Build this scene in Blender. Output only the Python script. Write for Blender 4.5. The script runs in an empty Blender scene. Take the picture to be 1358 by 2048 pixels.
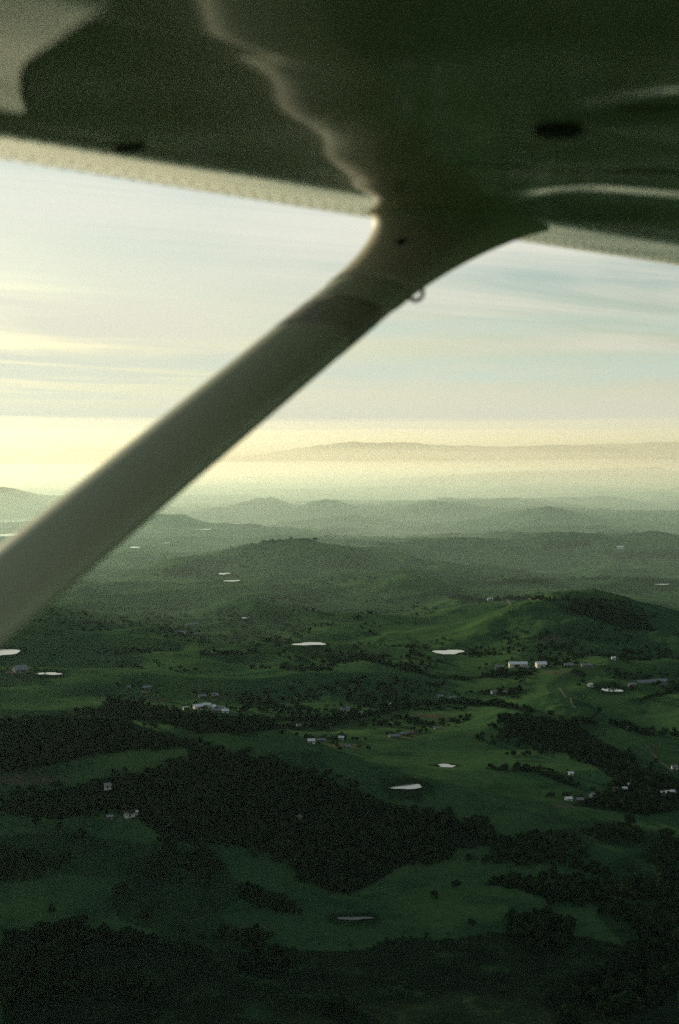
import bpy, bmesh, math, random
import numpy as np
from mathutils import Vector, Matrix

R = math.radians
random.seed(7)
rng = np.random.default_rng(11)
SC = bpy.context.scene
COL = SC.collection

# ------------------------------------------------------------------ camera
EYE_Z = 400.0
FPX = 2844.0                 # focal length in photo pixels (1358 x 2048)
HORIZ = 895.0                # photo row of the eye-level line
PITCH = math.atan((1024 - HORIZ) / FPX)
cam_data = bpy.data.cameras.new('camera')
cam = bpy.data.objects.new('camera', cam_data)
COL.objects.link(cam)
cam.location = (0, 0, EYE_Z)
cam.rotation_euler = (math.pi / 2 - PITCH, 0, 0)
cam_data.sensor_fit = 'VERTICAL'
cam_data.sensor_width = 24.0
cam_data.sensor_height = 36.0
cam_data.lens = 36.0 * FPX / 2048.0
cam_data.clip_start = 0.02
cam_data.clip_end = 200000.0
cam_data.dof.use_dof = True
cam_data.dof.focus_distance = 2600.0
cam_data.dof.aperture_fstop = 4.6
SC.camera = cam

# ------------------------------------------------------------------ light
SUN_AZ, SUN_EL = -36.0, 8.0           # degrees; azimuth right of the view direction (+Y)
sun_dir = Vector((math.sin(R(SUN_AZ)) * math.cos(R(SUN_EL)),
                  math.cos(R(SUN_AZ)) * math.cos(R(SUN_EL)), math.sin(R(SUN_EL))))
sd = bpy.data.lights.new('sun', 'SUN')
sd.energy = 4.7
sd.angle = R(0.5)
sd.color = (1.0, 0.87, 0.59)
sun = bpy.data.objects.new('sun', sd)
COL.objects.link(sun)
sun.rotation_euler = sun_dir.to_track_quat('Z', 'Y').to_euler()

SC.view_settings.view_transform = 'Standard'
SC.view_settings.look = 'None'
SC.view_settings.exposure = 0.0
SC.view_settings.gamma = 1.0
SC.cycles.use_denoising = False
SC.cycles.max_bounces = 6
SC.cycles.volume_bounces = 2
SC.cycles.sample_clamp_indirect = 3.0


class NT:
    """small node-tree builder"""
    def __init__(self, tree):
        self.t = tree
        for n in list(tree.nodes):
            tree.nodes.remove(n)

    def n(self, kind, **kw):
        nd = self.t.nodes.new(kind)
        for k, v in kw.items():
            setattr(nd, k, v)
        return nd

    def link(self, a, b):
        self.t.links.new(a, b)

    def val(self, sock, v):
        if hasattr(v, 'is_output') or isinstance(v, bpy.types.NodeSocket):
            self.link(v, sock)
        else:
            sock.default_value = v

    def math(self, op, a, b=0.0, c=None, clamp=False):
        nd = self.n('ShaderNodeMath', operation=op, use_clamp=clamp)
        self.val(nd.inputs[0], a)
        self.val(nd.inputs[1], b)
        if c is not None:
            self.val(nd.inputs[2], c)
        return nd.outputs[0]

    def ramp(self, v, lo, hi, a=0.0, b=1.0, smooth=True):
        nd = self.n('ShaderNodeMapRange', interpolation_type='SMOOTHSTEP' if smooth else 'LINEAR')
        self.val(nd.inputs['Value'], v)
        nd.inputs['From Min'].default_value = lo
        nd.inputs['From Max'].default_value = hi
        nd.inputs['To Min'].default_value = a
        nd.inputs['To Max'].default_value = b
        return nd.outputs[0]

    def mix(self, f, a, b, blend='MIX'):
        nd = self.n('ShaderNodeMix', data_type='RGBA', blend_type=blend)
        self.val(nd.inputs[0], f)
        for s, v in ((nd.inputs[6], a), (nd.inputs[7], b)):
            if isinstance(v, tuple):
                s.default_value = (v[0], v[1], v[2], 1.0)
            else:
                self.val(s, v)
        return nd.outputs[2]

    def noise(self, vec, scale, detail=3.0, rough=0.5, dist=0.0):
        nd = self.n('ShaderNodeTexNoise')
        if vec is not None:
            self.link(vec, nd.inputs['Vector'])
        nd.inputs['Scale'].default_value = scale
        nd.inputs['Detail'].default_value = detail
        nd.inputs['Roughness'].default_value = rough
        nd.inputs['Distortion'].default_value = dist
        return nd.outputs['Fac']

    def vmul(self, vec, v):
        nd = self.n('ShaderNodeVectorMath', operation='MULTIPLY')
        self.link(vec, nd.inputs[0])
        nd.inputs[1].default_value = v
        return nd.outputs[0]


# ------------------------------------------------------------------ sky
world = bpy.data.worlds.new('World')
SC.world = world
world.use_nodes = True
w = NT(world.node_tree)
tc = w.n('ShaderNodeTexCoord')
dirv = tc.outputs['Generated']
sky = w.n('ShaderNodeTexSky', sky_type='NISHITA')
sky.sun_disc = False
sky.sun_elevation = R(SUN_EL)
sky.sun_rotation = R(SUN_AZ)
sky.altitude = 400.0
sky.air_density = 1.0
sky.dust_density = 1.2
sky.ozone_density = 1.0
sep = w.n('ShaderNodeSeparateXYZ')
w.link(dirv, sep.inputs[0])
zc = w.math('MAXIMUM', sep.outputs[2], 0.0)
den = w.math('ADD', zc, 0.035)
cmb = w.n('ShaderNodeCombineXYZ')
w.link(w.math('DIVIDE', sep.outputs[0], den), cmb.inputs[0])
w.link(w.math('DIVIDE', sep.outputs[1], den), cmb.inputs[1])
plane = cmb.outputs[0]                       # a flat cloud layer seen in perspective
dotn = w.n('ShaderNodeVectorMath', operation='DOT_PRODUCT')
w.link(dirv, dotn.inputs[0])
dotn.inputs[1].default_value = sun_dir
toward = w.ramp(dotn.outputs['Value'], 0.2, 1.0, 0.0, 1.0, smooth=False)
toward = w.math('POWER', toward, 2.0)
# broad thin sheet with holes, drawn out streaks, and low bars
rot = w.n('ShaderNodeVectorRotate', rotation_type='Z_AXIS')
w.link(plane, rot.inputs['Vector'])
rot.inputs['Angle'].default_value = R(-28)
cir = w.noise(w.vmul(rot.outputs[0], (0.16, 0.6, 1.0)), 1.0, 7.0, 0.6, 0.9)
cover = w.noise(w.vmul(plane, (0.33, 0.24, 1.0)), 1.0, 4.0, 0.5, 0.4)
bars = w.noise(w.vmul(plane, (0.09, 0.42, 1.0)), 1.0, 5.0, 0.55, 0.3)
sheet = w.math('ADD', w.math('MULTIPLY', cover, 0.42), w.math('MULTIPLY', cir, 0.58))
sheet = w.ramp(sheet, 0.395, 0.56, 0.12, 0.98)
lowband = w.ramp(sep.outputs[2], 0.02, 0.09, 1.0, 0.0)
barm = w.ramp(bars, 0.50, 0.66, 1.0, 0.78)
cloud = w.math('MAXIMUM', w.math('MULTIPLY', sheet, barm, clamp=True), lowband)
warm = w.ramp(sep.outputs[2], 0.0, 0.20)
ccol = w.mix(warm, (7.3, 6.7, 5.4), (8.5, 8.5, 7.5))
glow = w.math('ADD', 0.92, w.math('MULTIPLY', toward, 0.08))
ccol2 = w.n('ShaderNodeVectorMath', operation='SCALE')
w.link(ccol, ccol2.inputs[0])
w.link(glow, ccol2.inputs['Scale'])
clear_up = w.ramp(sep.outputs[2], 0.22, 0.55, 1.0, 0.08)      # the cloud bank thins out overhead
cloud = w.math('MULTIPLY', cloud, clear_up)
tint = w.mix(w.ramp(sep.outputs[2], 0.08, 0.19), (0.92, 1.0, 1.10), (0.76, 0.94, 1.0))
tinted = w.mix(1.0, sky.outputs[0], tint, 'MULTIPLY')
skymix = w.mix(cloud, tinted, ccol2.outputs[0])
# long grey-blue bars of stratus low on the right
azim = w.math('ARCTAN2', sep.outputs[0], sep.outputs[1])
wv = w.n('ShaderNodeCombineXYZ')
w.link(w.math('MULTIPLY', azim, 9.0), wv.inputs[0])
w.link(w.math('MULTIPLY', sep.outputs[2], 90.0), wv.inputs[1])
wob = w.math('SUBTRACT', w.noise(wv.outputs[0], 1.0, 6.0, 0.6, 0.5), 0.5)
elw = w.math('ADD', sep.outputs[2], w.math('MULTIPLY', wob, 0.016))
for (c0, half, a0, a1, k0, k1) in ((0.0835, 0.010, -0.10, 0.02, 0.0, 0.6), (0.0535, 0.017, -0.30, 0.20, 0.25, 0.75)):
    up = w.ramp(elw, c0 - half, c0 - half * 0.1)
    dn = w.ramp(elw, c0 + half * 0.35, c0 + half, 1.0, 0.0)
    k = w.math('MULTIPLY', w.math('MULTIPLY', up, dn), w.ramp(azim, a0, a1, k0, k1))
    k = w.math('MULTIPLY', k, w.ramp(wob, -0.25, 0.12, 0.35, 1.0))
    skymix = w.mix(k, skymix, (5.5, 6.5, 5.8))
bg = w.n('ShaderNodeBackground')
w.link(skymix, bg.inputs['Color'])
bg.inputs['Strength'].default_value = 0.1
wo = w.n('ShaderNodeOutputWorld')
w.link(bg.outputs[0], wo.inputs['Surface'])

# ------------------------------------------------------------------ object helpers
def tag(o, label=None, cat=None, group=None, kind=None):
    if label: o['label'] = label
    if cat: o['category'] = cat
    if group: o['group'] = group
    if kind: o['kind'] = kind
    return o


def empty(name, loc, rz=0.0):
    o = bpy.data.objects.new(name, None)
    o.empty_display_size = 0.3
    COL.objects.link(o)
    o.location = loc
    o.rotation_euler = (0, 0, rz)
    return o


def mesh_np(name, v, f, mat=None, parent=None, smooth=False, mesh_only=False):
    """v (n,3) array, f (m,3|4) array or list of faces"""
    me = bpy.data.meshes.new(name)
    v = np.asarray(v, dtype=np.float32)
    if isinstance(f, np.ndarray):
        k = f.shape[1]
        me.vertices.add(len(v))
        me.vertices.foreach_set('co', v.ravel())
        me.loops.add(f.size)
        me.loops.foreach_set('vertex_index', f.astype(np.int32).ravel())
        me.polygons.add(len(f))
        me.polygons.foreach_set('loop_start', np.arange(0, f.size, k, dtype=np.int32))
        me.polygons.foreach_set('loop_total', np.full(len(f), k, dtype=np.int32))
        me.update(calc_edges=True)
    else:
        me.from_pydata([tuple(map(float, q)) for q in v], [], f)
    me.validate()
    me.polygons.foreach_set('use_smooth', np.full(len(me.polygons), bool(smooth)))
    if mat: me.materials.append(mat)
    if mesh_only: return me
    o = bpy.data.objects.new(name, me)
    COL.objects.link(o)
    if parent: o.parent = parent
    return o


def material(name, base, rough=0.8, spec=0.3, var=0.0, scale=1.0, coat=0.0, metal=0.0, bump=0.0):
    m = bpy.data.materials.new(name)
    m.use_nodes = True
    t = NT(m.node_tree)
    out = t.n('ShaderNodeOutputMaterial')
    p = t.n('ShaderNodeBsdfPrincipled')
    t.link(p.outputs[0], out.inputs['Surface'])
    p.inputs['Roughness'].default_value = rough
    p.inputs['Specular IOR Level'].default_value = spec
    p.inputs['Metallic'].default_value = metal
    p.inputs['Coat Weight'].default_value = coat
    p.inputs['Coat Roughness'].default_value = 0.06
    c = t.n('ShaderNodeTexCoord')
    nz = t.noise(c.outputs['Object'], scale, 4.0, 0.6)
    lo = tuple(max(0.0, q * (1 - var)) for q in base)
    hi = tuple(min(1.0, q * (1 + var)) for q in base)
    t.link(t.mix(t.ramp(nz, 0.3, 0.7), lo, hi), p.inputs['Base Color'])
    if bump:
        b = t.n('ShaderNodeBump')
        b.inputs['Strength'].default_value = bump
        t.link(nz, b.inputs['Height'])
        t.link(b.outputs[0], p.inputs['Normal'])
    return m


# ------------------------------------------------------------------ terrain
def _hash(ix, iy, seed):
    h = (ix.astype(np.int64) * 374761393 + iy.astype(np.int64) * 668265263 + seed * 974634777) & 0xFFFFFFFF
    h = ((h ^ (h >> 13)) * 1274126177) & 0xFFFFFFFF
    h = h ^ (h >> 16)
    return (h & 0xFFFF) / 65535.0


def vnoise(x, y, seed=0):
    x0 = np.floor(x); y0 = np.floor(y)
    fx = x - x0; fy = y - y0
    sx = fx * fx * fx * (fx * (fx * 6 - 15) + 10)
    sy = fy * fy * fy * (fy * (fy * 6 - 15) + 10)
    a = _hash(x0, y0, seed); b = _hash(x0 + 1, y0, seed)
    c = _hash(x0, y0 + 1, seed); d = _hash(x0 + 1, y0 + 1, seed)
    return (a + (b - a) * sx) * (1 - sy) + (c + (d - c) * sx) * sy


def fbm(x, y, octv, seed=0, gain=0.5):
    s = 0.0; a = 1.0; tot = 0.0
    for i in range(octv):
        ca, sa = math.cos(0.6 * i), math.sin(0.6 * i)
        xr, yr = x * ca - y * sa, x * sa + y * ca
        s = s + a * (vnoise(xr * 2 ** i, yr * 2 ** i, seed + i * 17) * 2 - 1)
        tot += a
        a *= gain
    return s / tot


def sstep(a, b, x):
    t = np.clip((x - a) / (b - a), 0, 1)
    return t * t * (3 - 2 * t)


def px_x(px, D):
    return (px - 679.0) / FPX * D


# hills: photo column, distance, half length, half depth, turn (deg), height
HILLS = [
    # the wooded ridge in the middle and its grassy spur
    (300, 1640, 170, 120, -18, 44), (470, 1600, 120, 100, -25, 26), (720, 1520, 130, 80, -22, 16),
    (60, 1620, 110, 60, 10, 22), (120, 1500, 140, 55, 14, 14),
    # unseen hill added at the left to keep sun off the near slopes
    (-520, 1690, 170, 190, 0, 95), (-330, 1330, 120, 160, 0, 70),
    # wooded hump on the right
    (1090, 1960, 60, 60, -20, 26), (1190, 1860, 70, 50, -35, 16),
    # hill with the dark crest on the right
    (1190, 3080, 120, 190, -12, 58), (1270, 3000, 90, 190, -12, 20), (1030, 3000, 120, 90, 22, 22), (960, 2900, 80, 90, 30, 8),
    (1000, 2850, 45, 170, -28, 20), (1085, 2800, 42, 160, -16, 22), (1160, 2780, 36, 150, -6, 16), (1290, 2800, 45, 190, 14, 20), (1120, 3250, 260, 160, 0, 6),
    (1340, 2150, 70, 170, 20, 20),
    # long ridge in the middle distance
    (570, 4700, 140, 240, 0, 36), (690, 4650, 160, 220, -10, 40), (800, 4300, 170, 220, -30, 26), (480, 4800, 150, 240, 20, 18),
    (825, 3900, 80, 120, -10, 24), (370, 4400, 90, 160, 0, 30), (1000, 5200, 260, 300, 10, 40), (1250, 5400, 300, 260, 0, 45),
    # knolls further out
    (340, 6900, 160, 240, 0, 62), (250, 7300, 160, 240, 0, 30), (560, 6500, 240, 260, 0, 34),
    (530, 8800, 110, 240, 0, 60), (650, 8300, 100, 200, 0, 64), (690, 7500, 200, 200, 0, 42), (870, 8200, 160, 240, 0, 62),
    (1085, 7400, 120, 180, 0, 72), (1230, 8000, 400, 300, 0, 30), (1000, 9200, 400, 300, 0, 30), (1180, 9900, 300, 300, 0, 50),
    # flat topped upland at the left edge
    (-60, 9300, 520, 420, 0, 95), (-300, 9000, 600, 420, 0, 70), (110, 10200, 260, 420, 0, 30),
    # hills standing out of the far fog
    (930, 14500, 700, 500, 0, 80), (1100, 15500, 900, 700, 0, 115), (1330, 16000, 800, 700, 0, 110), (520, 16500, 900, 600, 0, 70),
    (560, 25000, 1500, 900, 0, 174), (660, 27000, 1300, 900, 0, 264), (760, 25500, 1300, 900, 0, 190), (930, 27000, 2000, 900, 0, 211),
    (1140, 26000, 2200, 900, 0, 247), (1290, 29000, 2400, 1000, 0, 311), (1500, 28000, 2400, 1000, 0, 295), (1020, 22500, 900, 500, 0, 113),
    (330, 31000, 2500, 900, 0, 216), (60, 32000, 2500, 900, 0, 227), (-300, 31000, 3000, 900, 0, 232),
]

PONDS = []      # filled below: x, y, z, rx, ry


def terrain_raw(x, y):
    D = np.hypot(x, y)
    w1 = fbm(x / 700.0 + 3.1, y / 700.0, 2, 91) * 120
    w2 = fbm(x / 700.0 - 8.2, y / 700.0 + 5, 2, 57) * 120
    xx, yy = x + w1, y + w2
    far = sstep(3500, 9000, D)
    h = (24 + 22 * far) * fbm(xx / 950.0, yy / 950.0, 3, 5)
    midf = sstep(1500, 2600, D)
    h = h + (13 + 33 * midf - 4 * far) * (0.45 - np.abs(fbm(xx / 520.0, yy / 430.0, 3, 23))) * sstep(500, 1500, D)
    h = h + (6 + 9 * midf) * (0.4 - np.abs(fbm(xx / 210.0, yy / 230.0, 2, 29)))
    h = h + 2.2 * fbm(x / 95.0, y / 95.0, 3, 41)
    h = h + 32 * far * sstep(9000, 12000, D) * fbm(x / 2600.0, y / 2600.0, 4, 71)
    for i, (px, Dd, a, b, rz, hh) in enumerate(HILLS):
        cx, cy = px_x(px, Dd), Dd
        c, s = math.cos(R(rz)), math.sin(R(rz))
        dx, dy = x - cx, y - cy
        q = ((dx * c + dy * s) / a) ** 2 + ((-dx * s + dy * c) / b) ** 2
        m = q < 14
        if not np.any(m): continue
        e = np.exp(-0.5 * q[m])
        rough = fbm(x[m] / (a * 0.9), y[m] / (a * 0.9), 4, 300 + i)
        add = hh * e * (1 + 0.30 * rough)
        h = np.array(h)
        h[m] += add
    ring = sstep(33000, 38500, D) * (310 + 120 * fbm(x / 5200.0, y / 5200.0, 4, 400))
    return h + ring


def terrain(x, y):
    x = np.atleast_1d(np.asarray(x, dtype=np.float64)); y = np.atleast_1d(np.asarray(y, dtype=np.float64))
    h = terrain_raw(x, y)
    for (cx, cy, cz, rx, ry) in PONDS:
        q = np.sqrt(((x - cx) / rx) ** 2 + ((y - cy) / ry) ** 2)
        m = q < 2.2
        if np.any(m):
            k = 1 - sstep(1.15, 2.2, q[m])
            h[m] = h[m] * (1 - k) + (cz - 0.7 * (q[m] < 1.3)) * k
    return h


CP, SP = math.cos(PITCH), math.sin(PITCH)


def project(x, y, z):
    """world -> photo pixel"""
    zz = np.asarray(z) - EYE_Z
    depth = y * CP - zz * SP
    up = y * SP + zz * CP
    return 679 + FPX * x / depth, 1024 - FPX * up / depth


def ground_at(px, py, raw=True):
    """where the line of sight through a photo pixel meets the ground"""
    a = (px - 679) / FPX; b = (1024 - py) / FPX
    d = np.array([a, CP + b * SP, -SP + b * CP])
    D = np.geomspace(600, 30000, 2400)
    x, y, z = d[0] / d[1] * D, D, EYE_Z + d[2] / d[1] * D
    g = terrain_raw(x, y) if raw else terrain(x, y)
    i = int(np.argmax(g >= z)) if np.any(g >= z) else len(D) - 1
    return float(x[i]), float(y[i]), float(g[i])


# ponds: photo column, row, width in photo px, depth / width on the ground, label
POND_SPOTS = [
    (620, 1289, 56, 0.85, 'pale oval pond on the green slope left of centre'),
    (897, 1304, 52, 1.3, 'pale pond with a pointed right end on the open green slope'),
    (815, 1574, 64, 0.62, 'wide grey pond just above the dark wooded ridge'),
    (893, 1532, 36, 0.8, 'small grey pond above the wide pond by the wooded ridge'),
    (1222, 1380, 44, 1.1, 'bright oval pond beside the long grey shed'),
    (0, 1307, 64, 1.7, 'large bright pond cut off by the left edge of the photo'),
    (98, 1348, 46, 0.7, 'thin curved pond near the grey shed at the left'),
    (448, 1148, 26, 1.2, 'small bright pond, upper of a close pair'),
    (464, 1162, 30, 0.9, 'small bright pond, lower of a close pair'),
    (270, 1095, 24, 1.2, 'thin bright pond close under the strut'),
    (328, 1086, 20, 1.2, 'little pond between two others in the far valley'),
    (405, 1059, 40, 1.0, 'far narrow pond below the dark hump'),
    (418, 1085, 24, 1.2, 'far thin pond right of the little one in the valley'),
    (30, 1041, 100, 1.6, 'long far sheet of water below the hazy upland'),
    (30, 1071, 80, 1.8, 'far sheet of water beside the strut at the left edge'),
    (493, 1236, 16, 1.6, 'tiny bright pond alone on the mid green slope'),
    (1322, 1169, 40, 0.8, 'thin pond at the right edge behind the dark crested hill'),
    (204, 1302, 10, 2.0, 'tiniest pond on the lit crest at the left'),
    (708, 1838, 66, 0.28, 'dim grey pond in the near dark meadow'),
    (620, 1024, 7, 2.5, 'single glinting pool in the far green plain'),
]
for (px, py, wd, ar, lab) in POND_SPOTS:
    x, y, z = ground_at(px, py)
    rx = wd / 2 / FPX * y
    PONDS.append((x, y, z, rx, rx * ar))

# land cover drawn on the ground: woods (outlines in photo pixels of the ground they stand on)
WOODS = {
    'ridge': [(0, 1452), (120, 1440), (230, 1436), (340, 1470), (420, 1498), (540, 1520), (640, 1553), (740, 1596),
              (860, 1630), (985, 1658), (1000, 1690), (870, 1706), (800, 1735), (745, 1768), (700, 1790), (640, 1775),
              (590, 1740), (560, 1700), (500, 1690), (430, 1690), (330, 1680), (280, 1640), (220, 1620), (120, 1640),
              (0, 1630), (0, 1600), (150, 1570), (270, 1545), (380, 1520), (372, 1500), (250, 1500), (100, 1530), (0, 1548)],
    'left wood': [(0, 1670), (110, 1665), (230, 1680), (330, 1690), (430, 1700), (470, 1760), (560, 1790), (590, 1830),
                  (480, 1800), (430, 1830), (560, 1900), (420, 1900), (240, 1840), (220, 1800), (250, 1760), (120, 1750), (0, 1770)],
    'bottom left wood': [(0, 1860), (90, 1845), (200, 1860), (330, 1890), (420, 1920), (380, 1990), (250, 2060), (120, 2100), (0, 2100)],
    'bottom wood': [(480, 1910), (560, 1890), (590, 1930), (540, 1960), (470, 1945)],
    'right wood': [(1358, 1690), (1290, 1700), (1220, 1725), (1190, 1760), (1210, 1790), (1190, 1830), (1240, 1880), (1280, 1940),
                   (1358, 1980)],
    'bank wood': [(985, 1690), (1060, 1670), (1140, 1655), (1250, 1650), (1358, 1668), (1358, 1700), (1280, 1695), (1200, 1690), (1120, 1690),
                  (1105, 1720), (1060, 1735), (990, 1720)],
    'meadow clump': [(968, 1770), (985, 1752), (1040, 1760), (1090, 1772), (1150, 1765), (1200, 1760), (1200, 1800), (1140, 1805), (1080, 1795), (1030, 1778)],
    'low clump': [(1010, 1850), (1050, 1822), (1110, 1840), (1150, 1870), (1140, 1895), (1060, 1895), (1015, 1880)],
    'low right clump': [(1160, 1960), (1230, 1930), (1310, 1960), (1330, 2010), (1240, 2030), (1120, 2060), (1090, 2000)],
    'hump': [(1006, 1470), (1020, 1440), (1090, 1432), (1150, 1446), (1200, 1480), (1265, 1512), (1285, 1552), (1235, 1562), (1170, 1522), (1090, 1490)],
    'gully': [(1225, 1560), (1290, 1540), (1358, 1560), (1358, 1620), (1290, 1632), (1200, 1620), (1140, 1610), (1210, 1590)],
    'crest': [(1120, 1215), (1190, 1200), (1250, 1215), (1300, 1245), (1310, 1262), (1260, 1262), (1190, 1240)],
    'far clump': [(640, 1060), (690, 1055), (700, 1064), (645, 1066)],
    'far knoll': [(625, 1022), (665, 1022), (668, 1031), (625, 1031)],
    'far knoll two': [(520, 1012), (552, 1010), (552, 1020), (515, 1020)],
    'far knoll three': [(1060, 1042), (1100, 1040), (1105, 1052), (1058, 1054)],
    'far right wood': [(1080, 1085), (1180, 1080), (1180, 1094), (1090, 1100)],
    'far right strip': [(1200, 1105), (1358, 1098), (1358, 1116), (1230, 1118)],
    'left hump': [(310, 1045), (350, 1040), (400, 1050), (380, 1056), (320, 1056)],
    'left hollow': [(325, 1140), (370, 1132), (410, 1140), (400, 1152), (330, 1152)],
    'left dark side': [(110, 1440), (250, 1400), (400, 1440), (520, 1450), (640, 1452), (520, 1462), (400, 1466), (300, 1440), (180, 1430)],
}
# tree lines: row of photo points, half width px
LINES = [
    ([(700, 1312), (760, 1325), (830, 1340), (860, 1352)], 5), ([(860, 1352), (930, 1358), (980, 1352), (1010, 1340)], 5),
    ([(640, 1440), (700, 1436), (770, 1424), (830, 1408), (900, 1404), (990, 1410), (1060, 1422)], 6),
    ([(390, 1440), (480, 1442), (570, 1440), (660, 1440)], 4),
    ([(1030, 1538), (1075, 1543), (1110, 1556), (1150, 1572)], 6), ([(975, 1536), (1010, 1538)], 4),
    ([(1150, 1440), (1190, 1446)], 6), ([(960, 1385), (1030, 1388), (1040, 1380)], 5),
    ([(620, 1480), (660, 1476), (690, 1478)], 3), ([(985, 1352), (1010, 1350), (1040, 1346), (1060, 1348)], 6),
    ([(1150, 1342), (1165, 1350)], 8), ([(900, 1195), (960, 1200), (1060, 1198), (1150, 1200)], 3),
    ([(980, 1168), (1020, 1164), (1100, 1165)], 4), ([(530, 1282), (578, 1284)], 4),
    ([(350, 1000), (430, 998), (470, 1004)], 3), ([(480, 1010), (560, 1006), (700, 1002)], 3), ([(820, 1018), (880, 1024)], 3),
    ([(230, 1310), (270, 1300), (300, 1304)], 4), ([(400, 1310), (520, 1305)], 3), ([(740, 1266), (750, 1268)], 4),
    ([(1280, 1400), (1340, 1385)], 4), ([(1130, 1470), (1180, 1440), (1200, 1420)], 3), ([(870, 1060), (960, 1064), (1050, 1070)], 3), ([(520, 1086), (600, 1080), (700, 1083), (790, 1092)], 2),
]
# bare or brown ground: photo column, row, rx, ry
DIRT = [(800, 1472, 42, 7), (850, 1432, 60, 6), (560, 1278, 30, 7), (1120, 1344, 40, 6), (1100, 1282, 40, 18), (1130, 1612, 34, 6),
        (1170, 1600, 30, 6), (262, 1632, 30, 5), (230, 1590, 40, 8), (345, 1530, 30, 7), (430, 1396, 36, 8), (700, 1425, 26, 5), (30, 1360, 40, 5),
        (1000, 1380, 16, 3), (1310, 1500, 10, 20), (440, 1460, 40, 5), (690, 1492, 50, 6), (1230, 1590, 25, 4), (600, 1660, 8, 8), (300, 1400, 60, 6),
        (60, 1560, 90, 14)]


def in_poly(px, py, poly):
    ins = np.zeros(px.shape, dtype=bool)
    n = len(poly)
    for i in range(n):
        x1, y1 = poly[i]; x2, y2 = poly[(i + 1) % n]
        c = (y1 > py) != (y2 > py)
        with np.errstate(divide='ignore', invalid='ignore'):
            ins ^= c & (px < (x2 - x1) * (py - y1) / (y2 - y1 + 1e-9) + x1)
    return ins


def seg_dist(px, py, pts):
    d = np.full(px.shape, 1e9)
    for (x1, y1), (x2, y2) in zip(pts[:-1], pts[1:]):
        t = np.clip(((px - x1) * (x2 - x1) + (py - y1) * (y2 - y1)) / ((x2 - x1) ** 2 + (y2 - y1) ** 2), 0, 1)
        d = np.minimum(d, np.hypot(px - x1 - t * (x2 - x1), (py - y1 - t * (y2 - y1)) * 1.6))
    return d


def polar_grid():
    az = np.concatenate([np.linspace(-180, -32, 75)[:-1], np.linspace(-32, -16, 90)[:-1], np.linspace(-16, 16, 620),
                         np.linspace(16, 32, 90)[1:], np.linspace(32, 180, 75)[1:-1]])
    r = np.concatenate([[60, 150, 260, 370, 470, 560, 640, 710], np.geomspace(760, 12000, 720), np.geomspace(12000, 41500, 190)[1:]])
    return np.radians(az), r


az, rr = polar_grid()
A, RR = np.meshgrid(az, rr)
GX, GY = (np.sin(A) * RR).ravel(), (np.cos(A) * RR).ravel()
GZ = terrain(GX, GY)
nr, na = RR.shape
idx = np.arange(nr * na).reshape(nr, na)
nxt = np.roll(idx, -1, axis=1)
quads = np.stack([idx[:-1], nxt[:-1], nxt[1:], idx[1:]], axis=-1).reshape(-1, 4)[:, ::-1]
verts = np.column_stack([GX, GY, GZ])
# close the middle with quads onto one centre point
verts = np.vstack([verts, [[0, 0, float(GZ[:na].mean())]]])
cen = len(verts) - 1
k = np.arange(0, na, 2)
fan = np.stack([np.full(k.shape, cen), idx[0][(k + 2) % na], idx[0][(k + 1) % na], idx[0][k]], axis=-1)
if na % 2: fan[-1] = [cen, idx[0][1], idx[0][0], idx[0][na - 1]]
ground = mesh_np('ground', verts, np.vstack([quads, fan[:, ::-1] if False else fan]), smooth=True)
tag(ground, 'green rolling farmland with grassy hills running to the hazy horizon', 'ground', kind='structure')
PX, PY = project(verts[:, 0], verts[:, 1], verts[:, 2])
front = verts[:, 1] > 300
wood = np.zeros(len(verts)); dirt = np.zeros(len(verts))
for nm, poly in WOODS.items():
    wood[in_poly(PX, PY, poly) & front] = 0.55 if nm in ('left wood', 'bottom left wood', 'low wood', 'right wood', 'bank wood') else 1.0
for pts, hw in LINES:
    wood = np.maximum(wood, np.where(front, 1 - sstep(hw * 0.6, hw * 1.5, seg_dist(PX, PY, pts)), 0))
for (a, b, rx, ry) in DIRT:
    q = np.hypot((PX - a) / rx, (PY - b) / ry)
    dirt = np.maximum(dirt, np.where(front, 1 - sstep(0.3, 1.15, q), 0))
for (cx, cy, cz, rx, ry) in PONDS:
    q = np.hypot((verts[:, 0] - cx) / (rx + 4), (verts[:, 1] - cy) / (ry + 9))
    wood = np.maximum(wood, np.where(q < 1.7, 0.75 * (1 - sstep(1.1, 1.6, q + 0.5 * (vnoise(verts[:, 0] / 9, verts[:, 1] / 9, 33) - 0.5))), 0))
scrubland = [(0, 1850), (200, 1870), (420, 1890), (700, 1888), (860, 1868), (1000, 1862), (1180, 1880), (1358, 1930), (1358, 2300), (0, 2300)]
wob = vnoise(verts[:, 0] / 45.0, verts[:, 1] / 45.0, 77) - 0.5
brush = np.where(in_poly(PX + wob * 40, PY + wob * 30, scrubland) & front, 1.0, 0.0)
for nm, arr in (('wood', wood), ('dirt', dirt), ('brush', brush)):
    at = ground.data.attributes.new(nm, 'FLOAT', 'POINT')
    at.data.foreach_set('value', arr.astype(np.float32))

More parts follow.
